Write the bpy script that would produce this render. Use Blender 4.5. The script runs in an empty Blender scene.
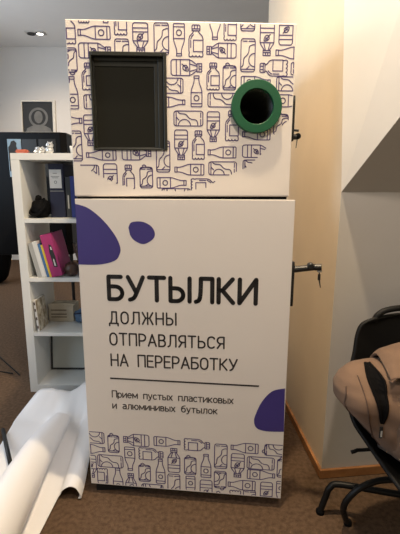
import bpy, bmesh, math, random
from mathutils import Vector, Matrix, noise
random.seed(7)
C = bpy.context.scene.collection
PI = math.pi

# ------------------------------------------------------------------ camera, light, exposure
CAMZ, PITCH, ROLL = 1.2962, -0.1987, 0.0027
cam_d = bpy.data.cameras.new('camera'); cam = bpy.data.objects.new('camera', cam_d); C.objects.link(cam)
cam_d.sensor_fit = 'HORIZONTAL'; cam_d.sensor_width = 36.0; cam_d.lens = 36.0; cam_d.clip_start = 0.02
f_ = Vector((0, math.cos(PITCH), math.sin(PITCH))); r0 = Vector((1, 0, 0)); u0 = r0.cross(f_)
r_ = r0*math.cos(ROLL) + u0*math.sin(ROLL); u_ = u0*math.cos(ROLL) - r0*math.sin(ROLL)
cam.matrix_world = Matrix(((r_.x, u_.x, -f_.x, 0), (r_.y, u_.y, -f_.y, 0), (r_.z, u_.z, -f_.z, CAMZ), (0, 0, 0, 1)))
bpy.context.scene.camera = cam

w = bpy.data.worlds.new('world'); bpy.context.scene.world = w; w.use_nodes = True
w.node_tree.nodes['Background'].inputs[0].default_value = (1.0, 0.78, 0.48, 1)
w.node_tree.nodes['Background'].inputs[1].default_value = 0.28

def light(name, kind, loc, target, power, col, **kw):
    d = bpy.data.lights.new(name, kind); o = bpy.data.objects.new(name, d); C.objects.link(o)
    o.location = loc; d.energy = power; d.color = col
    o.rotation_euler = (Vector(target) - Vector(loc)).to_track_quat('-Z', 'Y').to_euler()
    for k, v in kw.items(): setattr(d, k, v)
    return o
WARM = (1.0, 0.72, 0.45)
# downlight close to the stair wall, above the front of the machine
light('downlight_stair', 'SPOT', (0.15, 1.20, 3.42), (0.20, 1.20, 0), 258, (1.0, 0.78, 0.51), spot_size=2.3, spot_blend=0.5, shadow_soft_size=0.05)
# downlight further forward in the room
light('downlight_front', 'SPOT', (0.35, 0.00, 3.05), (0.20, 0.55, 0.6), 102, (1.0, 0.83, 0.69), spot_size=2.2, spot_blend=0.7, shadow_soft_size=0.08)
# daylight through the left-hand windows
light('window_daylight', 'AREA', (-3.9, 3.6, 2.1), (0, 3.4, 1.6), 84, (0.84, 0.91, 1.0), shape='RECTANGLE', size=3.6, size_y=2.0)
light('window_daylight_rear', 'AREA', (-3.4, -0.8, 2.0), (0, 1.8, 0.8), 42, (0.58, 0.78, 1.0), shape='RECTANGLE', size=1.8, size_y=1.8)
# downlight washing the back wall
light('downlight_back', 'SPOT', (-2.2, 5.6, 3.40), (-2.2, 6.6, 0.8), 95, (1.0, 0.75, 0.50), spot_size=2.0, spot_blend=0.9, shadow_soft_size=0.08)

vs = bpy.context.scene.view_settings
vs.view_transform = 'Standard'; vs.look = 'None'; vs.gamma = 1.0; vs.use_curve_mapping = False
vs.exposure = 0.0

# ------------------------------------------------------------------ materials
def mat(name, col, rough=0.6, metal=0.0, var=0.0, vscale=8.0, bump=0.0, bscale=60.0, spec=0.5, col2=None, detail=4.0, sheen=0.0, coat=0.0):
    m = bpy.data.materials.new(name); m.use_nodes = True
    nt = m.node_tree; b = nt.nodes['Principled BSDF']
    b.inputs['Roughness'].default_value = rough; b.inputs['Metallic'].default_value = metal
    b.inputs['Specular IOR Level'].default_value = spec
    if coat: b.inputs['Coat Weight'].default_value = coat
    if sheen: b.inputs['Sheen Weight'].default_value = sheen
    tc = nt.nodes.new('ShaderNodeTexCoord')
    n = nt.nodes.new('ShaderNodeTexNoise'); n.inputs['Scale'].default_value = vscale; n.inputs['Detail'].default_value = detail
    nt.links.new(tc.outputs['Object'], n.inputs['Vector'])
    r = nt.nodes.new('ShaderNodeValToRGB')
    c2 = col2 if col2 else tuple(c*(1-var) for c in col)
    c1 = col if col2 else tuple(min(1, c*(1+var*0.5)) for c in col)
    r.color_ramp.elements[0].position = 0.35; r.color_ramp.elements[1].position = 0.65
    r.color_ramp.elements[0].color = (*c2, 1); r.color_ramp.elements[1].color = (*c1, 1)
    nt.links.new(n.outputs['Fac'], r.inputs['Fac']); nt.links.new(r.outputs['Color'], b.inputs['Base Color'])
    if bump:
        n2 = nt.nodes.new('ShaderNodeTexNoise'); n2.inputs['Scale'].default_value = bscale; n2.inputs['Detail'].default_value = 3
        nt.links.new(tc.outputs['Object'], n2.inputs['Vector'])
        bp = nt.nodes.new('ShaderNodeBump'); bp.inputs['Strength'].default_value = bump; bp.inputs['Distance'].default_value = 0.004
        nt.links.new(n2.outputs['Fac'], bp.inputs['Height']); nt.links.new(bp.outputs['Normal'], b.inputs['Normal'])
    return m

M = dict(
    plaster_shaded=mat('plaster_shaded', (0.57, 0.54, 0.495), 0.85, var=0.04, vscale=3, bump=0.15, bscale=30),  # darker copy of the wall paint, shade of alcove and soffit mixed in
    stair=mat('stair_wall_lit', (0.88, 0.84, 0.77), 0.85, var=0.03, vscale=3, bump=0.12, bscale=30),  # lighter copy of the wall paint, lamp light mixed into the colour
    warm_lit=mat('side_wall_warm_lit', (0.86, 0.745, 0.59), 0.85, var=0.04, vscale=3, bump=0.15, bscale=30),  # wall paint tinted tan to carry the warm lamp light on it
    backwall=mat('back_wall_paint', (0.80, 0.795, 0.78), 0.9, var=0.02, vscale=2),
    ceil=mat('ceiling_paint', (0.92, 0.93, 0.93), 0.9, var=0.02, vscale=2),
    carpet=mat('brown_carpet', (0.136, 0.086, 0.054), 0.95, vscale=55, bump=0.6, bscale=260, spec=0.1, col2=(0.087, 0.055, 0.034), detail=8),
    wood=mat('baseboard_wood', (0.42, 0.20, 0.075), 0.45, vscale=14, col2=(0.30, 0.13, 0.045)),
    panel=mat('machine_paint', (0.78, 0.725, 0.665), 0.42, var=0.015, vscale=4, bump=0.02, bscale=120),
    print=mat('print_violet', (0.075, 0.050, 0.175), 0.5),
    purple=mat('print_purple', (0.052, 0.038, 0.20), 0.45, var=0.05),
    ink=mat('print_black', (0.012, 0.011, 0.012), 0.5),
    ink2=mat('print_dark_grey', (0.035, 0.030, 0.030), 0.5),
    black=mat('black_metal', (0.012, 0.012, 0.012), 0.4, var=0.1),
    plinth=mat('plinth_black', (0.010, 0.010, 0.010), 0.8),
    winframe=mat('window_frame_dark', (0.022, 0.024, 0.021), 0.35, var=0.1),
    glass=mat('dark_glass', (0.010, 0.011, 0.010), 0.08, spec=0.5),
    green=mat('green_ring', (0.004, 0.092, 0.037), 0.45, var=0.06),
    chrome=mat('steel', (0.6, 0.6, 0.6), 0.25, metal=1.0),
    shelfwhite=mat('shelf_white', (0.74, 0.745, 0.72), 0.45, var=0.02),
    cabinet=mat('cabinet_black', (0.005, 0.005, 0.006), 0.3, var=0.1, spec=0.12),
    smoke=mat('cabinet_pane', (0.030, 0.031, 0.033), 0.2, spec=0.25),
    paper=mat('banner_paper', (0.83, 0.82, 0.825), 0.45, var=0.01, vscale=2),
    fabric_black=mat('black_fabric', (0.004, 0.004, 0.0045), 0.75, var=0.2, vscale=30, bump=0.2, bscale=220, spec=0.1),
    shell=mat('chair_black', (0.006, 0.006, 0.006), 0.55, bump=0.05, bscale=200, spec=0.25),
    tube=mat('black_tube', (0.007, 0.007, 0.007), 0.45, spec=0.3),
    brown=mat('bag_brown', (0.185, 0.112, 0.070), 0.85, var=0.14, vscale=9, bump=0.25, bscale=350, sheen=0.05),
    seam=mat('bag_seam', (0.10, 0.062, 0.045), 0.9),
    foil=mat('silver_foil', (0.75, 0.76, 0.77), 0.25, metal=0.8, bump=0.6, bscale=60),
    offwhite=mat('off_white', (0.70, 0.70, 0.68), 0.6, var=0.05),
    navy=mat('navy_cloth', (0.005, 0.007, 0.030), 0.6, var=0.1),
    blue=mat('blue_cover', (0.02, 0.035, 0.22), 0.5),
    ltblue=mat('pale_blue', (0.33, 0.50, 0.68), 0.5, var=0.1),
    grey=mat('grey_cover', (0.40, 0.40, 0.38), 0.6, var=0.05),
    midgrey=mat('print_mid_grey', (0.16, 0.165, 0.17), 0.6, var=0.15, vscale=20),
    darkgrey=mat('print_dark', (0.022, 0.023, 0.025), 0.5),
    yellow=mat('yellow_cover', (0.75, 0.55, 0.05), 0.5),
    cover_blue=mat('steel_blue_cover', (0.06, 0.16, 0.36), 0.5),
    magenta=mat('magenta_cover', (0.42, 0.035, 0.17), 0.5, var=0.08),
    pages=mat('paper_pages', (0.72, 0.69, 0.62), 0.8, var=0.05, vscale=60),
    cream=mat('cream_card', (0.50, 0.44, 0.34), 0.7, var=0.15, vscale=20),
    denim=mat('denim_blue', (0.09, 0.16, 0.27), 0.6, var=0.15, vscale=20),
    choc=mat('chocolate_brown', (0.06, 0.028, 0.018), 0.4, var=0.3, vscale=30),
    wicker=mat('grey_wicker', (0.28, 0.25, 0.21), 0.8, var=0.4, vscale=60, bump=0.5, bscale=120),
    tilemix=mat('marbled_cover', (0.62, 0.58, 0.48), 0.5, vscale=28, col2=(0.20, 0.15, 0.08), detail=2),
    red=mat('red_orange', (0.50, 0.12, 0.06), 0.5),
    board=mat('grey_board', (0.50, 0.52, 0.49), 0.5, var=0.02),
    lining=mat('bag_lining', (0.005, 0.0045, 0.0045), 0.9, spec=0.1),
    pattern=mat('patterned_cloth', (0.55, 0.62, 0.60), 0.6, vscale=70, col2=(0.06, 0.07, 0.08), detail=1),
)
em = bpy.data.materials.new('lamp_glow'); em.use_nodes = True
em.node_tree.nodes['Principled BSDF'].inputs['Emission Color'].default_value = (1, 0.93, 0.80, 1)
em.node_tree.nodes['Principled BSDF'].inputs['Emission Strength'].default_value = 12
M['glow'] = em

# ------------------------------------------------------------------ helpers
def obj(name, bm, m, parent=None, smooth=False, bevel=0.0, segs=2, label=None):
    me = bpy.data.meshes.new(name)
    bmesh.ops.recalc_face_normals(bm, faces=bm.faces)
    bm.to_mesh(me); bm.free()
    ms = m if isinstance(m, (list, tuple)) else [m]
    for x in ms: me.materials.append(M[x])
    o = bpy.data.objects.new(name, me); C.objects.link(o)
    if parent is not None: o.parent = parent
    if smooth:
        for p in me.polygons: p.use_smooth = True
    if bevel:
        b = o.modifiers.new('bevel', 'BEVEL'); b.width = bevel; b.segments = segs; b.limit_method = 'ANGLE'; b.angle_limit = math.radians(35)
    if label: o['label'] = label
    return o
def thing(name, label, cat, loc=(0, 0, 0), rotz=0.0, group=None):
    o = bpy.data.objects.new(name, None); C.objects.link(o); o.empty_display_size = 0.05
    o.location = loc; o.rotation_euler = (0, 0, rotz)
    return tag(o, label, cat, group)
def tag(o, label, cat, group=None):
    o['label'] = label; o['category'] = cat
    if group: o['group'] = group
    return o
def struct(o): o['kind'] = 'structure'; return o
def box(bm, x0, x1, y0, y1, z0, z1, mi=0):
    v = [bm.verts.new((x, y, z)) for z in (z0, z1) for y in (y0, y1) for x in (x0, x1)]
    for q in ((0, 1, 3, 2), (4, 6, 7, 5), (0, 4, 5, 1), (2, 3, 7, 6), (0, 2, 6, 4), (1, 5, 7, 3)):
        bm.faces.new([v[i] for i in q]).material_index = mi
def prism(bm, poly, y0, y1, mi=0):
    """polygon in the x-z plane, pushed from y0 to y1"""
    a = [bm.verts.new((x, y0, z)) for x, z in poly]; b = [bm.verts.new((x, y1, z)) for x, z in poly]
    n = len(poly)
    bm.faces.new(a).material_index = mi; bm.faces.new(b[::-1]).material_index = mi
    for i in range(n): bm.faces.new((a[i], a[(i+1) % n], b[(i+1) % n], b[i])).material_index = mi
def catmull(pts, n=8, closed=False):
    P = [Vector(p) for p in pts]; out = []; L = len(P)
    rng = range(L) if closed else range(L-1)
    for i in rng:
        if closed: a, b, c, d = P[(i-1) % L], P[i], P[(i+1) % L], P[(i+2) % L]
        else: a, b, c, d = P[max(i-1, 0)], P[i], P[i+1], P[min(i+2, L-1)]
        for k in range(n):
            t = k/n
            out.append(0.5*((2*b) + (c-a)*t + (2*a-5*b+4*c-d)*t*t + (3*b-a-3*c+d)*t**3))
    if not closed: out.append(P[-1])
    return out
def tube(bm, pts, rad, ns=10, caps=True, mi=0):
    P = [Vector(p) for p in pts]; n = len(P)
    rads = rad if isinstance(rad, (list, tuple)) else [rad]*n
    up = None; rings = []
    for i in range(n):
        t = (P[min(i+1, n-1)] - P[max(i-1, 0)]).normalized()
        if up is None:
            up = Vector((0, 0, 1)) if abs(t.z) < 0.9 else Vector((1, 0, 0))
        s = t.cross(up)
        if s.length < 1e-5: s = t.orthogonal()
        s.normalize(); up = s.cross(t).normalized()
        rings.append([bm.verts.new(P[i] + (s*math.cos(2*PI*k/ns) + up*math.sin(2*PI*k/ns))*rads[i]) for k in range(ns)])
    for i in range(n-1):
        for k in range(ns):
            bm.faces.new((rings[i][k], rings[i][(k+1) % ns], rings[i+1][(k+1) % ns], rings[i+1][k])).material_index = mi
    if caps:
        bm.faces.new(rings[0][::-1]).material_index = mi; bm.faces.new(rings[-1]).material_index = mi
def lathe(bm, prof, centre=(0, 0, 0), axis='z', ns=32, closed=False, mi=0):
    """prof = (radius, height) pairs around the axis"""
    cx, cy, cz = centre; rings = []
    for r, h in prof:
        ring = []
        for k in range(ns):
            a = 2*PI*k/ns; c, s = math.cos(a)*r, math.sin(a)*r
            ring.append(bm.verts.new((cx+c, cy+s, cz+h) if axis == 'z' else ((cx+c, cy+h, cz+s) if axis == 'y' else (cx+h, cy+c, cz+s))))
        rings.append(ring)
    m = len(rings)
    for i in range(m if closed else m-1):
        a, b = rings[i], rings[(i+1) % m]
        for k in range(ns): bm.faces.new((a[k], a[(k+1) % ns], b[(k+1) % ns], b[k])).material_index = mi
    if not closed:
        bm.faces.new(rings[0][::-1]).material_index = mi; bm.faces.new(rings[-1]).material_index = mi
def grid(bm, rows, mi=0, close_u=False):
    vv = [[bm.verts.new(p) for p in r] for r in rows]
    for i in range(len(vv)-1):
        n = len(vv[i])
        for j in range(n if close_u else n-1):
            bm.faces.new((vv[i][j], vv[i][(j+1) % n], vv[i+1][(j+1) % n], vv[i+1][j])).material_index = mi
    return vv
def smooth_grid(ctrl, nu=6, nv=6):
    rows = [catmull(r, nu) for r in ctrl]
    cols = [catmull([r[j] for r in rows], nv) for j in range(len(rows[0]))]
    return [[cols[j][i] for j in range(len(cols))] for i in range(len(cols[0]))]
def solidify(o, t, offset=0.0):
    s = o.modifiers.new('thick', 'SOLIDIFY'); s.thickness = t; s.offset = offset
    return o
def carve(o, cutters):
    """cut pockets into a mesh, then drop the cutters"""
    for c in cutters:
        b = o.modifiers.new('cut', 'BOOLEAN'); b.object = c; b.operation = 'DIFFERENCE'; b.solver = 'EXACT'
    dg = bpy.context.evaluated_depsgraph_get()
    me = bpy.data.meshes.new_from_object(o.evaluated_get(dg))
    old = o.data; o.modifiers.clear(); o.data = me; me.name = old.name
    bpy.data.meshes.remove(old)
    for c in cutters:
        d = c.data; bpy.data.objects.remove(c); bpy.data.meshes.remove(d)

# ------------------------------------------------------------------ setting
YB, ZC = 7.05, 3.50
bm = bmesh.new(); box(bm, -4.6, 3.2, -1.6, YB+0.1, -0.10, 0.0); struct(obj('floor', bm, 'carpet'))
bm = bmesh.new(); box(bm, -4.6, 3.2, -1.6, YB+0.1, ZC, ZC+0.1); struct(obj('ceiling', bm, 'ceil'))
bm = bmesh.new(); box(bm, -4.6, 3.2, YB, YB+0.1, 0, ZC); struct(obj('wall_back', bm, 'backwall'))
bm = bmesh.new(); box(bm, -4.7, -4.6, -1.6, YB+0.1, 0, ZC); struct(obj('wall_left', bm, 'backwall'))
# right-hand wall block: its long face runs back beside the machine, its end face carries the low alcove wall
CX, CY = 0.554, 1.598
LX = 0.468; LY = 3.04
def plan(bm, pts, z0, z1):
    a = [bm.verts.new((x, y, z0)) for x, y in pts]; b = [bm.verts.new((x, y, z1)) for x, y in pts]; n = len(pts)
    bm.faces.new(a); bm.faces.new(b[::-1])
    for i in range(n): bm.faces.new((a[i], a[(i+1) % n], b[(i+1) % n], b[i]))
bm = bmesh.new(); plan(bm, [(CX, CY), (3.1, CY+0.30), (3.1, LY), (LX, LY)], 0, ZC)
wr = struct(obj('wall_right', bm, ['plaster_shaded', 'warm_lit']))
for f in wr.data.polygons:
    if f.normal.x < -0.7: f.material_index = 1   # warm lamp light is put into the long side face's colour
# stair wall above the alcove with its sloping soffit
SX, SY = 0.95, 0.75; ZS, ZT = 1.276, 2.247
# keep the soffit flat: height of its far front corner on the plane through the other three
n_ = (Vector((SX-CX, SY-CY, ZT-ZS))).cross(Vector((3.1-CX, 0.30, 0)))
z4 = ZS-(n_.x*(3.1-CX)+n_.y*(SY-CY))/n_.z
bm = bmesh.new()
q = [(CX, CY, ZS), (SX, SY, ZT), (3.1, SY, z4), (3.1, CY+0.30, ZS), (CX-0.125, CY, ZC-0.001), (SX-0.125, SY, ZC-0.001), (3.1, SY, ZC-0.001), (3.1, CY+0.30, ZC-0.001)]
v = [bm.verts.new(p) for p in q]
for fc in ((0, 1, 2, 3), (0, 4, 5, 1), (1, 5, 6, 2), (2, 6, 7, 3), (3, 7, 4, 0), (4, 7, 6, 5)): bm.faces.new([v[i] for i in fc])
ws = struct(obj('wall_stair', bm, ['stair', 'plaster_shaded']))
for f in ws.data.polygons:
    if f.normal.z < -0.3: f.material_index = 1   # shade under the stair is put into the soffit's colour
def strip(pts, h, t, name):
    bm = bmesh.new()
    P = [Vector(p) for p in pts]
    d = (P[1]-P[0]).normalized(); n = Vector((-d.y, d.x))
    a = [P[0], P[1], P[1]+n*t, P[0]+n*t]
    plan(bm, [(p.x, p.y) for p in a], 0.001, h)
    return struct(obj(name, bm, 'wood', bevel=0.003))
strip([(LX, LY), (CX, CY-0.0)], 0.044, -0.013, 'baseboard_right')
strip([(CX-0.012, CY-0.002), (2.2, CY+0.194)], 0.044, -0.013, 'baseboard_alcove')

# ------------------------------------------------------------------ flat print: strokes, icons, lettering
def ribbon(bm, pts, wd, y=-0.0006, closed=False, caps=True, xf=None):
    P = [Vector((p[0], p[1])) for p in pts]
    if xf: P = [Vector(xf(p)) for p in P]
    Q = []
    for p in P:
        if not Q or (p-Q[-1]).length > 1e-5: Q.append(p)
    if closed and len(Q) > 2 and (Q[0]-Q[-1]).length < 1e-5: Q.pop()
    n = len(Q)
    if n < 2: return
    h = wd/2
    segs = n if closed else n-1
    def disc(p):
        vs = [bm.verts.new((p.x+h*math.cos(2*PI*k/10), y, p.y+h*math.sin(2*PI*k/10))) for k in range(10)]
        bm.faces.new(vs)
    for i in range(segs):
        a, b = Q[i], Q[(i+1) % n]; d = (b-a).normalized(); nn = Vector((-d.y, d.x))*h
        bm.faces.new([bm.verts.new((p.x, y, p.y)) for p in (a+nn, a-nn, b-nn, b+nn)])
    for i in range(n):
        end = (not closed) and i in (0, n-1)
        if end:
            if caps: disc(Q[i])
        else:
            d1 = (Q[i]-Q[i-1]).normalized(); d2 = (Q[(i+1) % n]-Q[i]).normalized()
            if d1.dot(d2) < 0.995: disc(Q[i])
def arc(cx, cy, rx, ry, a0, a1, n=10):
    return [(cx+rx*math.cos(math.radians(a0+(a1-a0)*k/n)), cy+ry*math.sin(math.radians(a0+(a1-a0)*k/n))) for k in range(n+1)]
def rrect(x0, y0, x1, y1, rx, ry):
    return arc(x1-rx, y1-ry, rx, ry, 0, 90, 4)+arc(x0+rx, y1-ry, rx, ry, 90, 180, 4)+arc(x0+rx, y0+ry, rx, ry, 180, 270, 4)+arc(x1-rx, y0+ry, rx, ry, 270, 360, 4)
def cr(pts, n=5): return [(p.x, p.y) for p in catmull([(a, b, 0) for a, b in pts], n)]
def leaf(cx, cy, sx, sy):
    a = [(-.9, -.8), (-.55, -.35), (-.6, .3), (0, .75), (.85, .85), (.8, .1), (.35, -.5), (-.25, -.55), (-.55, -.35)]
    return [([(cx+x*sx, cy+y*sy) for x, y in cr(a, 4)], False), ([(cx-.55*sx, cy-.35*sy), (cx+.45*sx, cy+.5*sy)], False), ([(cx-.1*sx, cy+.05*sy), (cx-.05*sx, cy+.5*sy)], False), ([(cx+.1*sx, cy+.15*sy), (cx+.5*sx, cy+.1*sy)], False)]
def icon(t, ar):
    """polylines in the unit box, neck at y = 1; ar = height / width"""
    L = []
    if t == 'W':
        L.append((rrect(0, 0, 1, .06, .06, .03)[12:]+[], False)) if False else None
        left = cr([(0, .47), (.06, .58), (.2, .72), (.27, .82), (.29, .92)], 4); right = [(1-x, y) for x, y in left][::-1]
        L.append(([(.06, 0), (0, .03), (0, .47)]+left+[(.29, .92), (.27, .93), (.27, 1), (.73, 1), (.73, .93), (.71, .92)]+right+[(1, .47), (1, .03), (.94, 0)], True))
        L += [([(.27, .925), (.73, .925)], False), ([(0, .46), (1, .46)], False), ([(0, .10), (1, .10)], False)]
        L.append((arc(.5, .28, .23, .23/ar, 0, 360, 16), True))
    elif t == 'F':
        L.append(([(.12, 0), (.02, .04), (0, .1), (0, .58), (.06, .66), (.3, .82), (.3, .84), (.24, .84), (.24, .99), (.76, .99), (.76, .84), (.7, .84), (.7, .82), (.94, .66), (1, .58), (1, .1), (.98, .04), (.88, 0)], True))
        L += [([(0, .17), (1, .17)], False), ([(0, .30), (1, .30)], False), ([(0, .60), (1, .60)], False)]
        L += [([(.27, .61), (.40, .83)], False), ([(.73, .61), (.60, .83)], False), ([(.3, .84), (.7, .84)], False), ([(.24, .90), (.76, .90)], False)]
        L += [([(x, .90), (x, .98)], False) for x in (.42, .58)]
        L += leaf(.5, .45, .24, .24/ar*1.05)
    elif t == 'P':
        bot = []
        for k in range(4): bot += [(.125+.25*k-.125*math.cos(PI*j/4), .045-.045*math.sin(PI*j/4)) for j in range(5)]
        L.append((bot+[(1, .09), (.97, .14), (1, .18), (1, .55)]+cr([(1, .55), (.93, .66), (.72, .76), (.70, .82)], 4)+[(.78, .83), (.78, .97), (.72, 1), (.28, 1), (.22, .97), (.22, .83), (.30, .82)]+cr([(.30, .82), (.28, .76), (.07, .66), (0, .55)], 4)+[(0, .18), (.03, .14), (0, .09)], True))
        L += [([(.99, .53), (.32, .53), (.32, .17), (.98, .17)], False), ([(.3, .82), (.7, .82)], False), ([(.22, .88), (.78, .88)], False), ([(.13, .30), (.13, .52)], False), ([(.13, .57), (.20, .64), (.32, .70)], False)]
        L += [([(x, .89), (x, .97)], False) for x in (.4, .6)]
    else:
        top = 1.0 if t == 'C' else .89
        ry = .12/ar*1.2
        L.append((rrect(0, 0, 1, top, .15, ry*1.3), True))
        L += [([(.05, .075), (.95, .075)], False), ([(.12, top-.075), (.42, top-.075)], False), ([(.55, top-.075), (.93, top-.075)], False)]
        s = top
        L.append((cr([(.0, .12*s), (.16, .20*s), (.22, .40*s), (.42, .50*s), (.55, .60*s), (.60, .76*s), (.82, .82*s), (.98, .82*s)], 5), False))
        L.append((arc(1, .36*s, .44, .44/ar, 90, 270, 10), False))
        L.append((cr([(.60, .17*s), (.50, .12*s), (.38, .075)], 3), False))
        if t == 'J':
            L.append(([(.22, .90), (.20, .96), (.34, 1), (.46, .96), (.50, .90)], False)); L.append(([(.06, .81), (.24, .90), (.76, .90), (.94, .81)], False))
    return [x for x in L if x]
def icon_sheet(bm, data, keep, wd):
    for e in data.split(';'):
        td, u, v, a, b = e.split(); u, v, a, b = (float(q)/1000 for q in (u, v, a, b))
        t, d = td
        horiz = d in 'LR'
        W_, H_ = (b, a) if horiz else (a, b)
        ang = {'U': 0, 'D': 180, 'L': 90, 'R': -90}[d]
        ca, sa = math.cos(math.radians(ang)), math.sin(math.radians(ang))
        for pts, closed in icon(t, H_/W_):
            P = [((x-.5)*W_, (y-.5)*H_) for x, y in pts]
            P = [(u+x*ca-y*sa, v+x*sa+y*ca) for x, y in P]
            if all(keep(*p) for p in P): ribbon(bm, P, wd, closed=closed); continue
            if closed: P = P+[P[0]]
            D = [P[0]]
            for p, q in zip(P, P[1:]):
                n = max(1, int(math.dist(p, q)/0.002))
                D += [(p[0]+(q[0]-p[0])*k/n, p[1]+(q[1]-p[1])*k/n) for k in range(1, n+1)]
            run = []
            for p in D+[None]:
                if p and keep(*p): run.append(p)
                else:
                    if len(run) > 1: ribbon(bm, run, wd)
                    run = []
UP = "PU 12 1823 44 94;PU 65 1890 35 95;WD 139 1892 34 95;WL 98 1813 109 41;PU 189 1855 42 96;FR 98 1756 110 48;CU 191 1745 48 99;JD 9 1720 51 87;PU 72 1672 45 88;FD 256 1799 52 95;CU 328 1797 50 101;WD 389 1795 38 103;FR 415 1706 109 52;PU 448 1792 49 102;WD 514 1848 38 99;PU 567 1844 43 96;FL 537 1763 104 48;PU 509 1678 44 89;JU 567 1679 46 89;CU 628 1876 49 97;CU 631 1749 50 107;FD 697 1802 49 107;FU 763 1837 48 105;WL 789 1759 118 39;PL 724 1709 98 53;CL 844 1708 115 41;WU 13 1618 38 106;CL 108 1589 112 47;WR -17 1525 116 37;FD 70 1492 46 106;CU 13 1438 46 104;WL 104 1407 106 35;CL 40 1345 105 53;FD 134 1319 49 115;FR 232 1417 105 53;CU 328 1403 49 110;PU 200 1322 42 101;JU 265 1332 46 83;WR 358 1309 107 38;CL 374 1267 104 42;CL 347 1646 110 50;WU 450 1628 39 103;WR 355 1591 107 34;CR 421 1536 104 51;CL 545 1600 108 47;FD 511 1508 45 104;FD 394 1444 47 105;PU 457 1444 44 100;WL 424 1357 107 39;WL 544 1419 103 39;CR 547 1362 102 47;PU 579 1512 47 104;WL 669 1483 101 38;FR 674 1424 109 44;JR 669 1369 93 47;PR 482 1302 104 44;WR 661 1661 104 38;CR 790 1657 107 47;WR 786 1600 113 41;JU 758 1522 52 80"
LO = "CL 10 268 113 52;WR 11 214 114 43;JU 106 249 47 89;FL 203 269 108 53;FD 4 130 46 107;CR 89 161 109 57;WD 174 180 43 109;PR 264 209 102 54;PD 52 68 44 113;WU 119 72 42 117;FU 175 53 46 117;WR 332 271 108 41;FU 360 188 50 112;JU 235 121 49 86;WU 303 131 38 114;CL 267 37 91 58;CU 359 60 51 125;PR 455 266 104 52;JU 428 172 48 89;WU 493 173 41 107;CU 553 222 51 110;WD 429 61 38 115;FD 494 46 50 120;JD 552 109 49 87;JU 553 13 50 91;WL 648 267 108 43;JL 765 266 94 49;FD 622 185 53 108;CR 714 203 108 55;WR 717 150 110 42;WL 640 96 110 45;PD 615 16 45 105;CU 673 22 49 105;FD 741 64 48 108;WD 799 71 36 112;JU 804 192 47 91"
CLIP = [(-0.030, 1.396), (0.004, 1.379), (0.036, 1.368), (0.092, 1.336), (0.160, 1.304), (0.219, 1.288), (0.315, 1.281), (0.400, 1.279), (0.482, 1.291), (0.523, 1.316), (0.612, 1.356), (0.649, 1.371), (0.674, 1.400), (0.706, 1.432), (0.741, 1.496), (0.784, 1.534), (0.816, 1.555)]
def clip_v(u):
    for (a, b), (c, d) in zip(CLIP, CLIP[1:]):
        if a <= u <= c: return b+(d-b)*(u-a)/(c-a)
    return CLIP[-1][1]
RING = (0.664, 1.576)
def keep_up(u, v):
    if not (0.004 < u < 0.796 and v < 1.849): return False
    if 0.082 < u < 0.340 and 1.429 < v < 1.749: return False
    if math.dist((u, v), RING) < 0.080: return False
    return v > clip_v(u)
def keep_lo(u, v): return 0.004 < u < 0.797 and 0.052 < v

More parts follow.
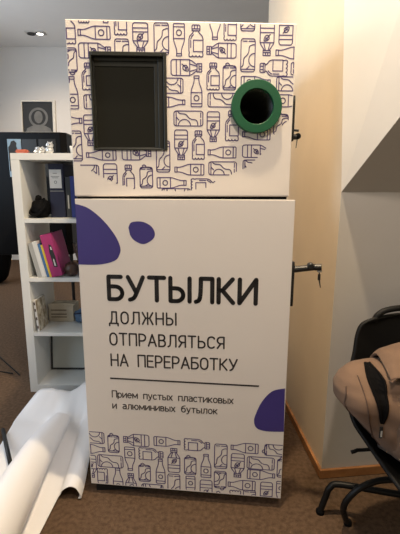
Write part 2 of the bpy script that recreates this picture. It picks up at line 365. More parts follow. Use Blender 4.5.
def bowl(x0, y0, x1, y1, r=None):
    h = (y1-y0)/2; rx = r or min(h, .32)
    return [(x0, y1)]+arc(x1-rx, (y0+y1)/2, rx, h, 90, -90, 10)+[(x0, y0)]
def ring_(w_, h=1.0, y=0.0):
    r = w_/2; k = min(h/2, r*1.15)
    return arc(r, y+h-k, r, k, 0, 180, 10)+arc(r, y+k, r, k, 180, 360, 10)
X = .70   # x-height
G = {
 'Б': (.56, [([(.52, 1), (0, 1), (0, 0)]+bowl(0, 0, .56, .57)[::-1][1:], False)]),
 'У': (.62, [([(0, 1), (.31, .36)], False), (cr([(.62, 1), (.40, .45), (.24, .10), (.06, 0)], 4), False)]),
 'Т': (.62, [([(0, 1), (.62, 1)], False), ([(.31, 1), (.31, 0)], False)]),
 'Ь': (.54, [([(0, 1), (0, 0)]+bowl(0, 0, .54, .56)[::-1][1:], False)]),
 'Ы': (.78, [([(0, 1), (0, 0)]+bowl(0, 0, .52, .56)[::-1][1:], False), ([(.78, 1), (.78, 0)], False)]),
 'Л': (.66, [([(.66, 0), (.66, 1), (.20, 1)]+cr([(.20, 1), (.19, .45), (.14, .10), (0, 0)], 4), False)]),
 'К': (.58, [([(0, 0), (0, 1)], False), ([(.55, 1), (.15, .52), (.58, 0)], False), ([(0, .52), (.15, .52)], False)]),
 'И': (.64, [([(0, 1), (0, 0), (.64, 1), (.64, 0)], False)]),
 'Д': (.74, [([(0, -.20), (0, 0), (.74, 0), (.74, -.20)], False), ([(.12, 0), (.22, .4), (.24, 1), (.62, 1), (.62, 0)], False)]),
 'О': (.60, [(ring_(.60), True)]),
 'Ж': (.88, [([(.44, 0), (.44, 1)], False), ([(0, 1), (.27, .52), (0, 0)], False), ([(.88, 1), (.61, .52), (.88, 0)], False), ([(.27, .52), (.61, .52)], False)]),
 'Н': (.60, [([(0, 0), (0, 1)], False), ([(.60, 0), (.60, 1)], False), ([(0, .5), (.60, .5)], False)]),
 'П': (.60, [([(0, 0), (0, 1), (.60, 1), (.60, 0)], False)]),
 'Р': (.55, [([(0, 0)]+bowl(0, .42, .55, 1), False)]),
 'А': (.66, [([(0, 0), (.33, 1), (.66, 0)], False), ([(.11, .32), (.55, .32)], False)]),
 'В': (.55, [([(0, .53)]+bowl(0, .53, .50, 1)[::-1], False), ([(0, 1)]+bowl(0, 0, .55, .53)[::-1], False), ([(0, 0), (0, 1)], False)]),
 'Я': (.56, [([(.56, 0)]+[(.56-x, y) for x, y in bowl(0, .42, .55, 1)], False), ([(.30, .42), (.02, 0)], False)]),
 'С': (.54, [([(.54, .84)]+arc(.30, .69, .30, .31, 40, 180, 8)+arc(.30, .31, .30, .31, 180, 320, 8), False)]),
 'Е': (.50, [([(.50, 0), (0, 0), (0, 1), (.50, 1)], False), ([(0, .52), (.44, .52)], False)]),
 'а': (.46, [(cr([(.04, .66), (.24, .70), (.42, .62), (.46, .48)], 3)+[(.46, 0)], False), (cr([(.46, .40), (.18, .40), (.02, .22), (.12, .02), (.32, .03), (.46, .14)], 4), False)]),
 'е': (.50, [([(0, .36), (.50, .36)]+arc(.25, .35, .25, .35, 5, 310, 14), False)]),
 'р': (.48, [([(0, -.24), (0, X)], False), (arc(.24, .35, .24, .35, 0, 360, 14), True)]),
 'у': (.46, [([(0, X), (.24, .02)], False), ([(.46, X), (.24, .02), (.14, -.20), (0, -.24)], False)]),
 'б': (.50, [(arc(.25, .32, .25, .32, 0, 360, 14), True), (cr([(0, .32), (.02, .70), (.20, .92), (.46, 1.0)], 4), False)]),
 'м': (.62, [([(0, 0), (0, X), (.31, .12), (.62, X), (.62, 0)], False)]),
 'с': (.44, [(arc(.25, .35, .25, .35, 50, 310, 12), False)]),
 'х': (.46, [([(0, X), (.46, 0)], False), ([(.46, X), (0, 0)], False)]),
 'ю': (.74, [([(0, 0), (0, X)], False), ([(0, .35), (.26, .35)], False), (arc(.50, .35, .24, .35, 0, 360, 14), True)]),
 'о': (.50, [(arc(.25, .35, .25, .35, 0, 360, 14), True)]),
}
for lo_, up_ in zip('итпылквн', 'ИТПЫЛКВН'):
    a, ps = G[up_]; G[lo_] = (a*.78, [([(x*.78, y*X) for x, y in p], c) for p, c in ps])
def lettering(name, text, x0, x1, z0, z1, h0, h1, wd, m, parent, space=.5, squeeze=1.0):
    """one line of text from x0 to x1; baseline z0..z1 and letter height h0..h1 from start to end"""
    hh = (h0+h1)/2; o = None; bm = bmesh.new()
    adv = sum((space if ch == ' ' else G[ch][0])*squeeze for ch in text)*hh
    gap = (x1-x0-wd-adv)/(len(text)-1)
    x = x0+wd/2
    for ch in text:
        if ch == ' ':                       # every word is a mesh of its own
            obj(name, bm, m, parent); bm = bmesh.new(); x += space*squeeze*hh+gap; continue
        a, ps = G[ch]
        for pts, c in ps:
            def xf(p, x=x):
                px = x+p.x*hh*squeeze; t = (px-x0)/(x1-x0)
                return (px, z0+(z1-z0)*t+wd/2+p.y*(h0+(h1-h0)*t-wd))
            ribbon(bm, pts, wd, closed=c, xf=xf)
        x += a*hh*squeeze+gap
    return obj(name, bm, m, parent)
def blob(name, pts, m, parent, y=-0.0005, clip0=None, clip1=None):
    bm = bmesh.new()
    P = [(p.x, p.y) for p in catmull([(a, b, 0) for a, b in pts], 6)]
    P = [(min(max(a, clip0), clip1), b) for a, b in P]
    Q = []
    for p in P:
        if not Q or math.dist(p, Q[-1]) > 1e-4: Q.append(p)
    if math.dist(Q[0], Q[-1]) < 1e-4: Q.pop()
    bm.faces.new([bm.verts.new((a, y, b)) for a, b in Q])
    bmesh.ops.triangulate(bm, faces=bm.faces)
    return obj(name, bm, m, parent)

# ------------------------------------------------------------------ the bottle recycling machine
HX, HY, AU, AL = -0.4637, 1.5005, 0.0429, -0.1041
ZSP, ZTOP, DEP, WID = 1.2502, 1.855, 0.85, 0.80
mach = thing('recycling_machine', 'tall cream bottle recycling machine with green round slot and violet bottle print', 'recycling machine', (HX, HY, 0), AU)
bm = bmesh.new(); box(bm, 0.0, WID, 0.0, DEP, ZSP+0.009, ZTOP)
uc = obj('upper_cabinet', bm, 'panel', mach)
bm = bmesh.new(); box(bm, 0.082, 0.341, -0.02, 0.055, 1.428, 1.750); k1 = obj('cutter', bm, 'panel', mach)
bm = bmesh.new(); lathe(bm, [(0.066, -0.02), (0.066, 0.32)], (RING[0], 0, RING[1]), 'y', 40); k2 = obj('cutter', bm, 'panel', mach)
bpy.context.view_layer.update(); carve(uc, [k1, k2])
b = uc.modifiers.new('bevel', 'BEVEL'); b.width = 0.004; b.segments = 2; b.limit_method = 'ANGLE'
bm = bmesh.new(); icon_sheet(bm, UP, keep_up, 0.0036); obj('bottle_print', bm, 'print', uc, label='violet line drawings of bottles and cans')
# dark display window, sunk into the door
bm = bmesh.new()
def frame_xz(bm, x0, x1, z0, z1, l, r, b_, t, y0, y1):
    box(bm, x0, x0+l, y0, y1, z0, z1); box(bm, x1-r, x1, y0, y1, z0, z1)
    box(bm, x0+l, x1-r, y0, y1, z0, z0+b_); box(bm, x0+l, x1-r, y0, y1, z1-t, z1)
frame_xz(bm, 0.0785, 0.3445, 1.4245, 1.7535, 0.006, 0.012, 0.006, 0.014, -0.006, 0.052)
frame_xz(bm, 0.0845, 0.3325, 1.4305, 1.7395, 0.004, 0.020, 0.004, 0.012, 0.012, 0.052)
wf = obj('display_window', bm, 'winframe', mach, bevel=0.002, label='dark recessed display window')
bm = bmesh.new(); box(bm, 0.0886, 0.3124, 0.022, 0.050, 1.4346, 1.7274); obj('pane', bm, 'glass', wf)
bm = bmesh.new()
frame_xz(bm, 0.0886, 0.3124, 1.4346, 1.7274, 0.002, 0.013, 0.002, 0.016, 0.018, 0.0216); obj('inner_frame', bm, 'winframe', wf, bevel=0.0015)
# green deposit ring with its dark chute
bm = bmesh.new()
lathe(bm, [(0.060, 0.0), (0.060, -0.0225), (0.0615, -0.024), (0.0885, -0.024), (0.0905, -0.022), (0.0905, 0.0)], (RING[0], 0, RING[1]), 'y', 56, closed=True)
ring = obj('deposit_ring', bm, 'green', mach, label='green plastic ring around the bottle slot')
bm = bmesh.new()
lathe(bm, [(0.060, -0.012), (0.060, 0.30), (0.0, 0.30), (0.0, 0.306), (0.0645, 0.306), (0.0645, -0.001), (0.062, -0.012)], (RING[0], 0, RING[1]), 'y', 48, closed=True)
obj('chute', bm, 'winframe', ring, smooth=True)
# upper handle on the right flank: plate, lock and key
def handle(parent, x, z0, z1, y, name='handle_plate'):
    bm = bmesh.new()
    P = [(y-0.013, z0+0.02), (y-0.008, z0), (y+0.012, z0), (y+0.016, z0+0.02), (y+0.016, z1-0.02), (y+0.012, z1), (y-0.008, z1), (y-0.013, z1-0.02)]
    a = [bm.verts.new((x, p, q)) for p, q in P]; b_ = [bm.verts.new((x+0.010, p, q)) for p, q in P]
    bm.faces.new(a); bm.faces.new(b_[::-1])
    for i in range(8): bm.faces.new((a[i], a[(i+1) % 8], b_[(i+1) % 8], b_[i]))
    return obj(name, bm, 'black', parent, bevel=0.002)
hp = handle(mach, WID+0.0004, 1.462, 1.622, 0.020, 'door_handle'); hp['label'] = 'narrow black handle plate'
bm = bmesh.new(); tube(bm, [(WID+0.0104, 0.02, 1.502), (WID+0.030, 0.018, 1.500)], 0.0045, 10); tube(bm, [(WID+0.0104, 0.02, 1.478), (WID+0.022, 0.02, 1.478)], 0.010, 14)
obj('lock', bm, 'black', hp)
bm = bmesh.new(); lathe(bm, [(0.004, 0), (0.011, 0.001), (0.011, 0.012), (0.004, 0.013)], (WID+0.027, 0.012, 1.480), 'y', 18)
obj('key_head', bm, 'fabric_black', hp)
bm = bmesh.new(); prism(bm, [(WID+0.023, 1.470), (WID+0.028, 1.470), (WID+0.024, 1.438), (WID+0.021, 1.438)], 0.017, 0.019); obj('key_blade', bm, 'chrome', hp)

# lower cabinet, plinth and the door that stands a little ajar
bm = bmesh.new(); box(bm, 0.004, WID-0.004, 0.004, DEP, 0.046, ZSP-0.002); obj('lower_cabinet', bm, 'panel', mach, bevel=0.003)
bm = bmesh.new(); box(bm, 0.018, WID-0.018, 0.012, DEP-0.02, 0.0005, 0.0455); obj('plinth', bm, 'plinth', mach)
bm = bmesh.new(); box(bm, 0.004, WID-0.004, 0.02, DEP-0.01, ZSP-0.0015, ZSP+0.0085); obj('spacer', bm, 'plinth', mach)
bm = bmesh.new(); box(bm, 0.0, WID, 0.0, 0.0035, 0.047, ZSP)
box(bm, 0.0, 0.003, 0.0035, 0.006, 0.047, ZSP); box(bm, WID-0.003, WID, 0.0035, 0.032, 0.047, ZSP); box(bm, 0.06, WID-0.003, 0.0035, 0.030, ZSP-0.003, ZSP); box(bm, 0.30, WID-0.003, 0.0035, 0.030, 0.047, 0.050)
door = obj('lower_door', bm, 'panel', mach, bevel=0.0015); door.rotation_euler = (0, 0, AL-AU); door.location = (0, -0.002, 0)
bm = bmesh.new(); icon_sheet(bm, LO, keep_lo, 0.0036); obj('bottle_print', bm, 'print', door, label='violet line drawings of bottles and cans along the bottom')
blob('purple_blob', [(-0.004, 1.233), (0.049, 1.217), (0.104, 1.173), (0.147, 1.118), (0.166, 1.073), (0.162, 1.045), (0.143, 1.021), (0.084, 1.005), (-0.008, 1.003)], 'purple', door, clip0=0.0006, clip1=0.7994)
blob('purple_blob', [(0.200, 1.147), (0.212, 1.166), (0.251, 1.169), (0.285, 1.153), (0.299, 1.126), (0.289, 1.103), (0.255, 1.086), (0.221, 1.099), (0.205, 1.119)], 'purple', door, clip0=0.0006, clip1=0.7994)
blob('purple_blob', [(0.796, 0.536), (0.748, 0.521), (0.711, 0.476), (0.689, 0.423), (0.682, 0.388), (0.695, 0.358), (0.735, 0.348), (0.801, 0.351)], 'purple', door, clip0=0.0006, clip1=0.7994)
lettering('heading_lettering', 'БУТЫЛКИ', 0.107, 0.682, 0.862, 0.862, 0.105, 0.107, 0.0165, 'ink', door, squeeze=.88)
lettering('text_line', 'ДОЛЖНЫ', 0.109, 0.377, 0.769, 0.772, 0.053, 0.053, 0.0064, 'ink2', door, squeeze=.86)
lettering('text_line', 'ОТПРАВЛЯТЬСЯ', 0.108, 0.562, 0.680, 0.685, 0.055, 0.051, 0.0064, 'ink2', door, squeeze=.86)
lettering('text_line', 'НА ПЕРЕРАБОТКУ', 0.109, 0.613, 0.592, 0.597, 0.055, 0.051, 0.0064, 'ink2', door, squeeze=.86)
bm = bmesh.new(); ribbon(bm, [(0.104, 0.5400), (0.697, 0.5395)], 0.0068, caps=False); obj('rule_line', bm, 'ink2', door)
lettering('small_text_line', 'Прием пустых пластиковых', 0.108, 0.600, 0.456, 0.457, 0.032, 0.032, 0.0042, 'ink2', door, squeeze=.95)
lettering('small_text_line', 'и алюминивых бутылок', 0.108, 0.538, 0.406, 0.408, 0.032, 0.032, 0.0042, 'ink2', door, squeeze=.95)
hp = handle(door, WID+0.0004, 0.862, 1.030, 0.016, 'handle_plate')
bm = bmesh.new()
lev = [(WID+0.0105, 0.016, 1.000), (WID+0.045, 0.010, 1.006), (WID+0.082, 0.004, 1.012)]
P = [Vector(p) for p in lev]; tube(bm, P, [0.0122, 0.0112, 0.0108], 12)
lathe(bm, [(0.009, -0.014), (0.0125, -0.010), (0.0125, 0.010), (0.009, 0.014)], (WID+0.066, 0.006, 1.016), 'y', 16)
tube(bm, [(WID+0.080, 0.004, 1.012), (WID+0.104, 0.0, 1.014)], [0.0122, 0.0115], 12)
obj('swing_lever', bm, 'black', door, bevel=0.001)
bm = bmesh.new(); lathe(bm, [(0.004, -0.016), (0.009, -0.016), (0.009, -0.010), (0.004, -0.010)], (WID+0.098, 0.0, 1.012), 'z', 14, closed=True); obj('lock_cylinder', bm, 'chrome', door)
bm = bmesh.new()
box(bm, WID+0.093, WID+0.102, -0.002, 0.002, 0.966, 0.988); prism(bm, [(WID+0.096, 0.966), (WID+0.101, 0.966), (WID+0.106, 0.938), (WID+0.103, 0.938)], -0.001, 0.001)
tube(bm, [(WID+0.098, 0.0, 0.996), (WID+0.0975, 0.0, 0.986)], 0.0018, 8)
obj('key', bm, 'black', door)

# ------------------------------------------------------------------ white open shelf unit
SX0, SX1, SY0, SY1 = -1.084, -0.664, 2.358, 2.748
shelf = thing('shelf_unit', 'narrow white open shelf unit with four compartments beside the machine', 'shelf', (SX0, SY0, 0))
SW, SD = SX1-SX0, SY1-SY0
for x0 in (0, SW-0.05):
    bm = bmesh.new(); box(bm, x0, x0+0.05, 0, SD, 0.0, 1.4415); obj('side_panel', bm, 'shelfwhite', shelf, bevel=0.0015)
bm = bmesh.new(); box(bm, 0, SW, 0, SD, 1.442, 1.480); obj('top_panel', bm, 'shelfwhite', shelf, bevel=0.0015)
for z0, z1, nm in ((1.083, 1.107, 'shelf_board'), (0.727, 0.751, 'shelf_board'), (0.379, 0.402, 'shelf_board'), (0.0, 0.049, 'bottom_panel')):
    bm = bmesh.new(); box(bm, 0.0503, SW-0.0503, 0.0005, SD-0.0005, z0, z1); obj(nm, bm, 'shelfwhite', shelf, bevel=0.001)

def lump(bm, c, r, seed=0, amp=0.15, freq=3.0, nu=24, nv=14, mi=0, flat=None):
    rows = []
    for i in range(nv+1):
        th = PI*i/nv; row = []
        for k in range(nu):
            ph = 2*PI*k/nu
            d = Vector((math.sin(th)*math.cos(ph), math.sin(th)*math.sin(ph), math.cos(th)))
            s = 1+amp*noise.noise(d*freq+Vector((seed*7.3, seed, 0)))
            p = Vector((c[0]+d.x*r[0]*s, c[1]+d.y*r[1]*s, c[2]+d.z*r[2]*s))
            if flat is not None: p.z = max(p.z, flat)
            row.append(p)
        rows.append(row)
    grid(bm, rows, mi, True)
    bmesh.ops.remove_doubles(bm, verts=bm.verts, dist=1e-5)

# first compartment
Z1 = 1.1072
t = thing('camera_bag', 'soft black camera bag with a strap in the top compartment of the white shelf', 'bag', (-0.972, 2.47, Z1))
bm = bmesh.new(); lump(bm, (0, 0, 0.052), (0.056, 0.075, 0.060), 3, 0.14, 2.2, flat=0.0); lump(bm, (-0.012, 0.0, 0.110), (0.020, 0.025, 0.026), 2, 0.2, 2.0); obj('bag_body', bm, 'fabric_black', t, smooth=True)
bm = bmesh.new(); lump(bm, (0.004, -0.050, 0.050), (0.040, 0.030, 0.040), 5, 0.2, 2.0, flat=0.002); obj('front_pocket', bm, 'fabric_black', t, smooth=True)
bm = bmesh.new(); tube(bm, catmull([(-0.045, -0.02, 0.06), (-0.048, -0.05, 0.03), (-0.01, -0.072, 0.02), (0.03, -0.075, 0.045), (0.042, -0.04, 0.085), (0.02, 0, 0.112)], 6), 0.009, 8); obj('strap', bm, 'fabric_black', t, smooth=True)
def cardboard(name, label, cat, x0, x1, y0, y1, z0, h, m):
    t = thing(name, label, cat, (x0, y0, z0))
    return t, x1-x0, y1-y0
t, a, d = cardboard('box_file', 'tall dark blue box file with a white spine label', 'file', -0.911, -0.822, 2.462, 2.72, Z1, 0.32, 'navy')
bm = bmesh.new(); box(bm, 0, a, 0, d, 0, 0.322); obj('file_case', bm, 'navy', t, bevel=0.004)
bm = bmesh.new(); box(bm, 0.004, 0.076, -0.0012, -0.0002, 0.176, 0.286); lb = obj('spine_label', bm, 'offwhite', t, label='white printed label')
bm = bmesh.new()
for z, w0, w1 in ((0.262, 0.026, 0.052), (0.244, 0.014, 0.064), (0.236, 0.020, 0.058)): box(bm, w0, w1, -0.0018, -0.0013, z, z+0.003)
lathe(bm, [(0.006, 0), (0.009, 0), (0.009, 0.0005), (0.006, 0.0005)], (0.040, -0.0018, 0.212), 'y', 16, closed=True)
obj('label_print', bm, 'midgrey', lb)
bm = bmesh.new(); box(bm, 0.004, 0.085, -0.001, -0.0002, 0.158, 0.161); obj('spine_line', bm, 'grey', t)
def book(label, x, y, z, th, h, d, m, lean=0.0, group=None, cat='book', name='book', spine=None):
    t = thing(name, label, cat, (x, y, z), 0, group)
    t.rotation_euler = (0, math.radians(lean), 0)
    bm = bmesh.new(); c = min(0.003, th*.2)
    box(bm, 0, c, 0.002, d, 0, h); box(bm, th-c, th, 0.002, d, 0, h); box(bm, 0, th, 0, 0.0025, 0, h)
    obj('cover', bm, m, t)
    bm = bmesh.new(); box(bm, c+0.0002, th-c-0.0002, 0.003, d-0.006, 0.003, h-0.004); obj('pages', bm, 'pages', t)
    if spine:
        bm = bmesh.new()
        for (u0, u1, v0, v1) in spine[1]: box(bm, u0*th, u1*th, -0.0008, -0.0001, v0*h, v1*h)
        obj('spine_print', bm, spine[0], t)
    return t
book('black ring binder standing right of the dark blue box file', -0.8170, 2.47, Z1, 0.030, 0.244, 0.20, 'darkgrey', cat='binder', name='ring_binder', spine=('grey', [(.35, .6, .22, .55)]))
book('bright blue book standing at the right end of the top compartment', -0.7850, 2.465, Z1, 0.022, 0.248, 0.19, 'blue')

# second compartment
Z2 = 0.7512; LEAN = -12.5
g = 'leaning books in the second compartment'
book('grey book leaning at the left end of the row of books', -0.986, 2.372, Z2, 0.027, 0.212, 0.20, 'grey', LEAN, g)
book('white book leaning second from the left, between grey and blue books', -0.958, 2.370, Z2, 0.026, 0.222, 0.20, 'offwhite', LEAN, g)
book('thin blue book leaning between the white and the yellow book', -0.931, 2.376, Z2, 0.015, 0.208, 0.19, 'cover_blue', LEAN, g)
book('thin yellow book leaning against the thick magenta book', -0.9152, 2.378, Z2, 0.014, 0.202, 0.19, 'yellow', LEAN, g)
t = book('thick magenta book with a dark picture on its spine', -0.9003, 2.374, Z2, 0.066, 0.262, 0.20, 'magenta', LEAN, g)
bm = bmesh.new(); prism(bm, [(0.030, 0.06), (0.052, 0.055), (0.056, 0.12), (0.050, 0.19), (0.036, 0.20), (0.028, 0.15)], -0.0010, -0.0002); pp = obj('spine_picture', bm, 'darkgrey', t)
bm = bmesh.new(); prism(bm, [(0.036, 0.066), (0.046, 0.064), (0.044, 0.11), (0.038, 0.105)], -0.0016, -0.0011); obj('pale_mark', bm, 'offwhite', pp); bm = bmesh.new(); prism(bm, [(0.040, 0.165), (0.049, 0.163), (0.047, 0.182), (0.041, 0.184)], -0.0016, -0.0011); obj('pale_mark', bm, 'offwhite', pp)
t = thing('brown_ball', 'glossy dark brown ball lying right of the leaning books', 'ornament', (-0.790, 2.415, Z2))
bm = bmesh.new(); lump(bm, (0, 0, 0.046), (0.045, 0.045, 0.044), 2, 0.10, 2.4, flat=0.0); obj('ball', bm, 'choc', t, smooth=True)
bm = bmesh.new(); lathe(bm, [(0.004, 0.080), (0.012, 0.084), (0.010, 0.092), (0.002, 0.095)], (0, 0, 0), 'z', 14); obj('knob', bm, 'choc', t, smooth=True)
t = thing('wicker_bundle', 'grey wicker bundle standing behind the brown ball', 'ornament', (-0.775, 2.55, Z2))
bm = bmesh.new()
for k in range(9):
    a = k*0.7; tube(bm, catmull([(0.020*math.cos(a), 0.020*math.sin(a), 0.007), (0.012*math.cos(a+.5), 0.012*math.sin(a+.5), 0.07), (0.030*math.cos(a+.8), 0.030*math.sin(a+.8), 0.14), (0.040*math.cos(a+1), 0.040*math.sin(a+1), 0.185)], 5), 0.006, 6)
obj('twigs', bm, 'wicker', t, smooth=True)
bm = bmesh.new(); lathe(bm, [(0.020, 0.066), (0.024, 0.066), (0.024, 0.074), (0.020, 0.074)], (0, 0, 0), 'z', 16, closed=True); obj('tie', bm, 'seam', t)

# third compartment
Z3 = 0.4022
t = thing('decorative_tile', 'marbled cream and gold plaque leaning on the left side of the third compartment', 'plaque', (-1.014, 2.375, Z3)); t.rotation_euler = (0, math.radians(-4.5), 0)
bm = bmesh.new(); box(bm, 0, 0.012, 0, 0.15, 0, 0.202); obj('backing', bm, 'offwhite', t, bevel=0.001)
bm = bmesh.new(); box(bm, 0.0122, 0.0145, 0.004, 0.146, 0.004, 0.198); obj('marbled_face', bm, 'tilemix', t)
for z in (0.02, 0.075, 0.13, 0.172):
    bm = bmesh.new(); box(bm, 0.002, 0.010, -0.0012, -0.0002, z, z+0.018); obj('edge_mark', bm, 'choc', t)
t = thing('cardboard_box', 'cream printed cardboard box at the back of the third compartment', 'box', (-1.012, 2.565, Z3))
bm = bmesh.new(); box(bm, 0, 0.165, 0, 0.13, 0, 0.112); obj('carton', bm, 'cream', t, bevel=0.003)
bm = bmesh.new(); prism(bm, [(-0.002, 0.1125), (0.100, 0.1125), (0.106, 0.128), (0.004, 0.126)], 0.0, 0.002); prism(bm, [(0.104, 0.1125), (0.167, 0.1125), (0.172, 0.122), (0.109, 0.128)], 0.003, 0.005); obj('flap', bm, 'cream', t)
bm = bmesh.new()
for z in (0.03, 0.05, 0.078): box(bm, 0.015, 0.12, -0.001, -0.0002, z, z+0.006)
obj('carton_print', bm, 'choc', t)
t = thing('blue_pouch', 'blue cloth pouch lying right of the cream cardboard box', 'pouch', (-0.785, 2.57, Z3))
bm = bmesh.new(); lump(bm, (0, 0, 0.042), (0.058, 0.055, 0.048), 8, 0.3, 2.0, flat=0.0); obj('pouch_body', bm, 'denim', t, smooth=True)
bm = bmesh.new(); tube(bm, [(-0.045, -0.040, 0.066), (0.0, -0.05, 0.074), (0.045, -0.042, 0.062)], 0.004, 8); obj('zip', bm, 'navy', t, smooth=True)
# bottom compartment
t = thing('framed_board', 'pale grey board with a thin dark frame leaning in the bottom compartment', 'board', (-1.028, 2.575, 0.0520)); t.rotation_euler = (math.radians(-8), 0, 0)
bm = bmesh.new(); box(bm, 0.0122, 0.2878, 0.002, 0.010, 0.0122, 0.3018); obj('board', bm, 'board', t)
bm = bmesh.new(); frame_xz(bm, 0, 0.30, 0, 0.314, 0.012, 0.012, 0.012, 0.012, 0.0, 0.014); obj('frame', bm, 'darkgrey', t)

# on top of the shelf
ZT_ = 1.4803
t = thing('foil_ball', 'crumpled silver foil on the shelf top, left of the silver figurine', 'foil', (-0.938, 2.43, ZT_))
bm = bmesh.new(); lump(bm, (0, 0, 0.018), (0.030, 0.028, 0.020), 4, 0.6, 4.0); obj('crumple', bm, 'foil', t)
t = thing('silver_figurine', 'small silver figurine with two ears standing on the shelf top', 'figurine', (-0.884, 2.43, ZT_))
bm = bmesh.new(); lump(bm, (0, 0, 0.020), (0.025, 0.022, 0.022), 1, 0.15, 3, flat=0.0); obj('body', bm, 'foil', t, smooth=True)
bm = bmesh.new(); lump(bm, (0.006, -0.004, 0.050), (0.020, 0.020, 0.017), 6, 0.12, 3)
for s in (-1, 1): tube(bm, [(0.006+s*0.010, 0, 0.062), (0.006+s*0.013, 0, 0.072)], [0.005, 0.001], 8)
hd = obj('head', bm, 'foil', t, smooth=True)
bm = bmesh.new()
for s in (-1, 1): lump(bm, (0.006+s*0.007, -0.0225, 0.052), (0.003, 0.003, 0.004), 1, 0, 1, 8, 6)
obj('eyes', bm, 'darkgrey', hd)
t = thing('white_cup', 'tiny white cup on the shelf top next to the machine', 'cup', (-0.748, 2.43, ZT_))
bm = bmesh.new(); lathe(bm, [(0.010, 0), (0.013, 0.02), (0.016, 0.045), (0.0145, 0.045), (0.011, 0.02), (0.008, 0.004)], (0, 0, 0), 'z', 18); obj('cup_body', bm, 'offwhite', t, smooth=True)
bm = bmesh.new(); tube(bm, catmull([(0.014, 0, 0.036), (0.025, 0, 0.032), (0.024, 0, 0.018), (0.013, 0, 0.014)], 5), 0.0022, 6); obj('handle', bm, 'offwhite', t, smooth=True)
t = thing('orange_packet', 'small orange red packet lying flat at the left of the shelf top', 'packet', (-1.030, 2.40, ZT_))
bm = bmesh.new(); box(bm, -0.030, 0.030, -0.020, 0.020, 0, 0.022); obj('packet_body', bm, 'red', t, bevel=0.006, segs=3)
for x in (-0.034, 0.0302):
    bm = bmesh.new(); box(bm, x, x+0.0038, -0.019, 0.019, 0.009, 0.013); obj('crimped_end', bm, 'red', t)

# ------------------------------------------------------------------ black cabinet behind the shelf, with the picture on it
cab = thing('black_cabinet', 'glossy black cabinet on thin legs behind the white shelf', 'cabinet', (-2.10, 2.96, 0))
W_ = 1.140
bm = bmesh.new(); plan(bm, [(0, 0), (W_-0.035, 0), (W_, 0.035), (W_, 0.40), (0, 0.40)], 0.79, 1.67); obj('cabinet_body', bm, 'cabinet', cab, bevel=0.003)
for lx in (0.03, W_-0.026):
    for ly in (0.06, 0.37):
        bm = bmesh.new(); tube(bm, [(lx, ly, 0.7895), (lx, ly, 0.0)], [0.014, 0.009], 10); obj('leg', bm, 'black', cab)
for x0, x1 in ((0.832, 0.938), (0.952, 1.074)):
    bm = bmesh.new(); box(bm, x0, x1, -0.006, -0.0005, 1.36, 1.622); dd = obj('glass_door', bm, 'smoke', cab, bevel=0.001)
    bm = bmesh.new(); lathe(bm, [(0.003, -0.018), (0.006, -0.016), (0.006, -0.010), (0.003, -0.0065)], (x0+0.010, 0, 1.40), 'y', 12); obj('knob', bm, 'black', dd)
bm = bmesh.new(); box(bm, 0.730, 0.826, -0.006, -0.0005, 1.36, 1.622); dd = obj('glass_door', bm, 'ltblue', cab, bevel=0.001, label='pale blue door pane with a dark shape')
bm = bmesh.new(); prism(bm, [(0.735, 1.40), (0.798, 1.40), (0.802, 1.54), (0.792, 1.575), (0.796, 1.595), (0.780, 1.612), (0.758, 1.606), (0.748, 1.58), (0.735, 1.565)], -0.0075, -0.0062); obj('dark_shape', bm, 'darkgrey', dd)
t = thing('picture_frame', 'white framed picture of a grey head shape standing on the black cabinet', 'picture', (-1.276, 2.985, 1.6703)); t.rotation_euler = (math.radians(-5), 0, 0)
bm = bmesh.new(); frame_xz(bm, 0, 0.246, 0, 0.222, 0.010, 0.020, 0.004, 0.010, 0, 0.022); obj('frame', bm, 'offwhite', t, bevel=0.001)
bm = bmesh.new(); box(bm, 0.0102, 0.2258, 0.010, 0.020, 0.0042, 0.2118); pic = obj('picture', bm, 'darkgrey', t)
bm = bmesh.new()
lathe(bm, [(0.052, 0.0085), (0.068, 0.0085), (0.068, 0.0097), (0.052, 0.0097)], (0.122, 0, 0.106), 'y', 36, closed=True)
obj('pale_ring', bm, 'midgrey', pic)
bm = bmesh.new(); prism(bm, [(0.122+0.030*math.cos(a*PI/12), 0.108+0.042*math.sin(a*PI/12)) for a in range(24)], 0.0082, 0.0098)
prism(bm, [(0.030, 0.005), (0.214, 0.005), (0.205, 0.030), (0.17, 0.048), (0.122, 0.056), (0.075, 0.048), (0.038, 0.030)], 0.0078, 0.0084)
obj('head_shape', bm, 'midgrey', pic)

# ------------------------------------------------------------------ far left floor
t = thing('floor_bag', 'black bag standing on the floor far back at the left edge', 'bag', (-2.80, 5.30, 0))
bm = bmesh.new(); lump(bm, (0, 0, 0.36), (0.26, 0.16, 0.40), 9, 0.12, 1.6, flat=0.0); obj('bag_body', bm, 'fabric_black', t, smooth=True)
bm = bmesh.new(); tube(bm, catmull([(-0.08, 0, 0.70), (-0.06, 0, 0.80), (0.06, 0, 0.80), (0.08, 0, 0.70)], 6), 0.014, 8); obj('carry_handle', bm, 'fabric_black', t, smooth=True)
t = thing('tripod_stand', 'thin black folding stand with splayed wire legs left of the shelf', 'stand', (-1.75, 2.85, 0))
for p, q in (((0.498, -0.270, 0.005), (0.0, 0.0, 0.26)), ((0.44, -0.245, 0.005), (-0.04, -0.30, 0.12)), ((-0.30, 0.28, 0.005), (0, 0, 0.26))):
    bm = bmesh.new(); tube(bm, [p, q], 0.005, 8); obj('leg', bm, 'tube', t)
bm = bmesh.new(); tube(bm, [(0, 0, 0.24), (0, 0, 0.95)], 0.009, 10); lathe(bm, [(0.012, 0.24), (0.018, 0.25), (0.018, 0.29), (0.012, 0.30)], (0, 0, 0), 'z', 14); obj('pole', bm, 'tube', t)
bm = bmesh.new(); tube(bm, [(-0.12, 0, 0.955), (0.12, 0, 0.955)], 0.007, 8); obj('cross_bar', bm, 'tube', t)

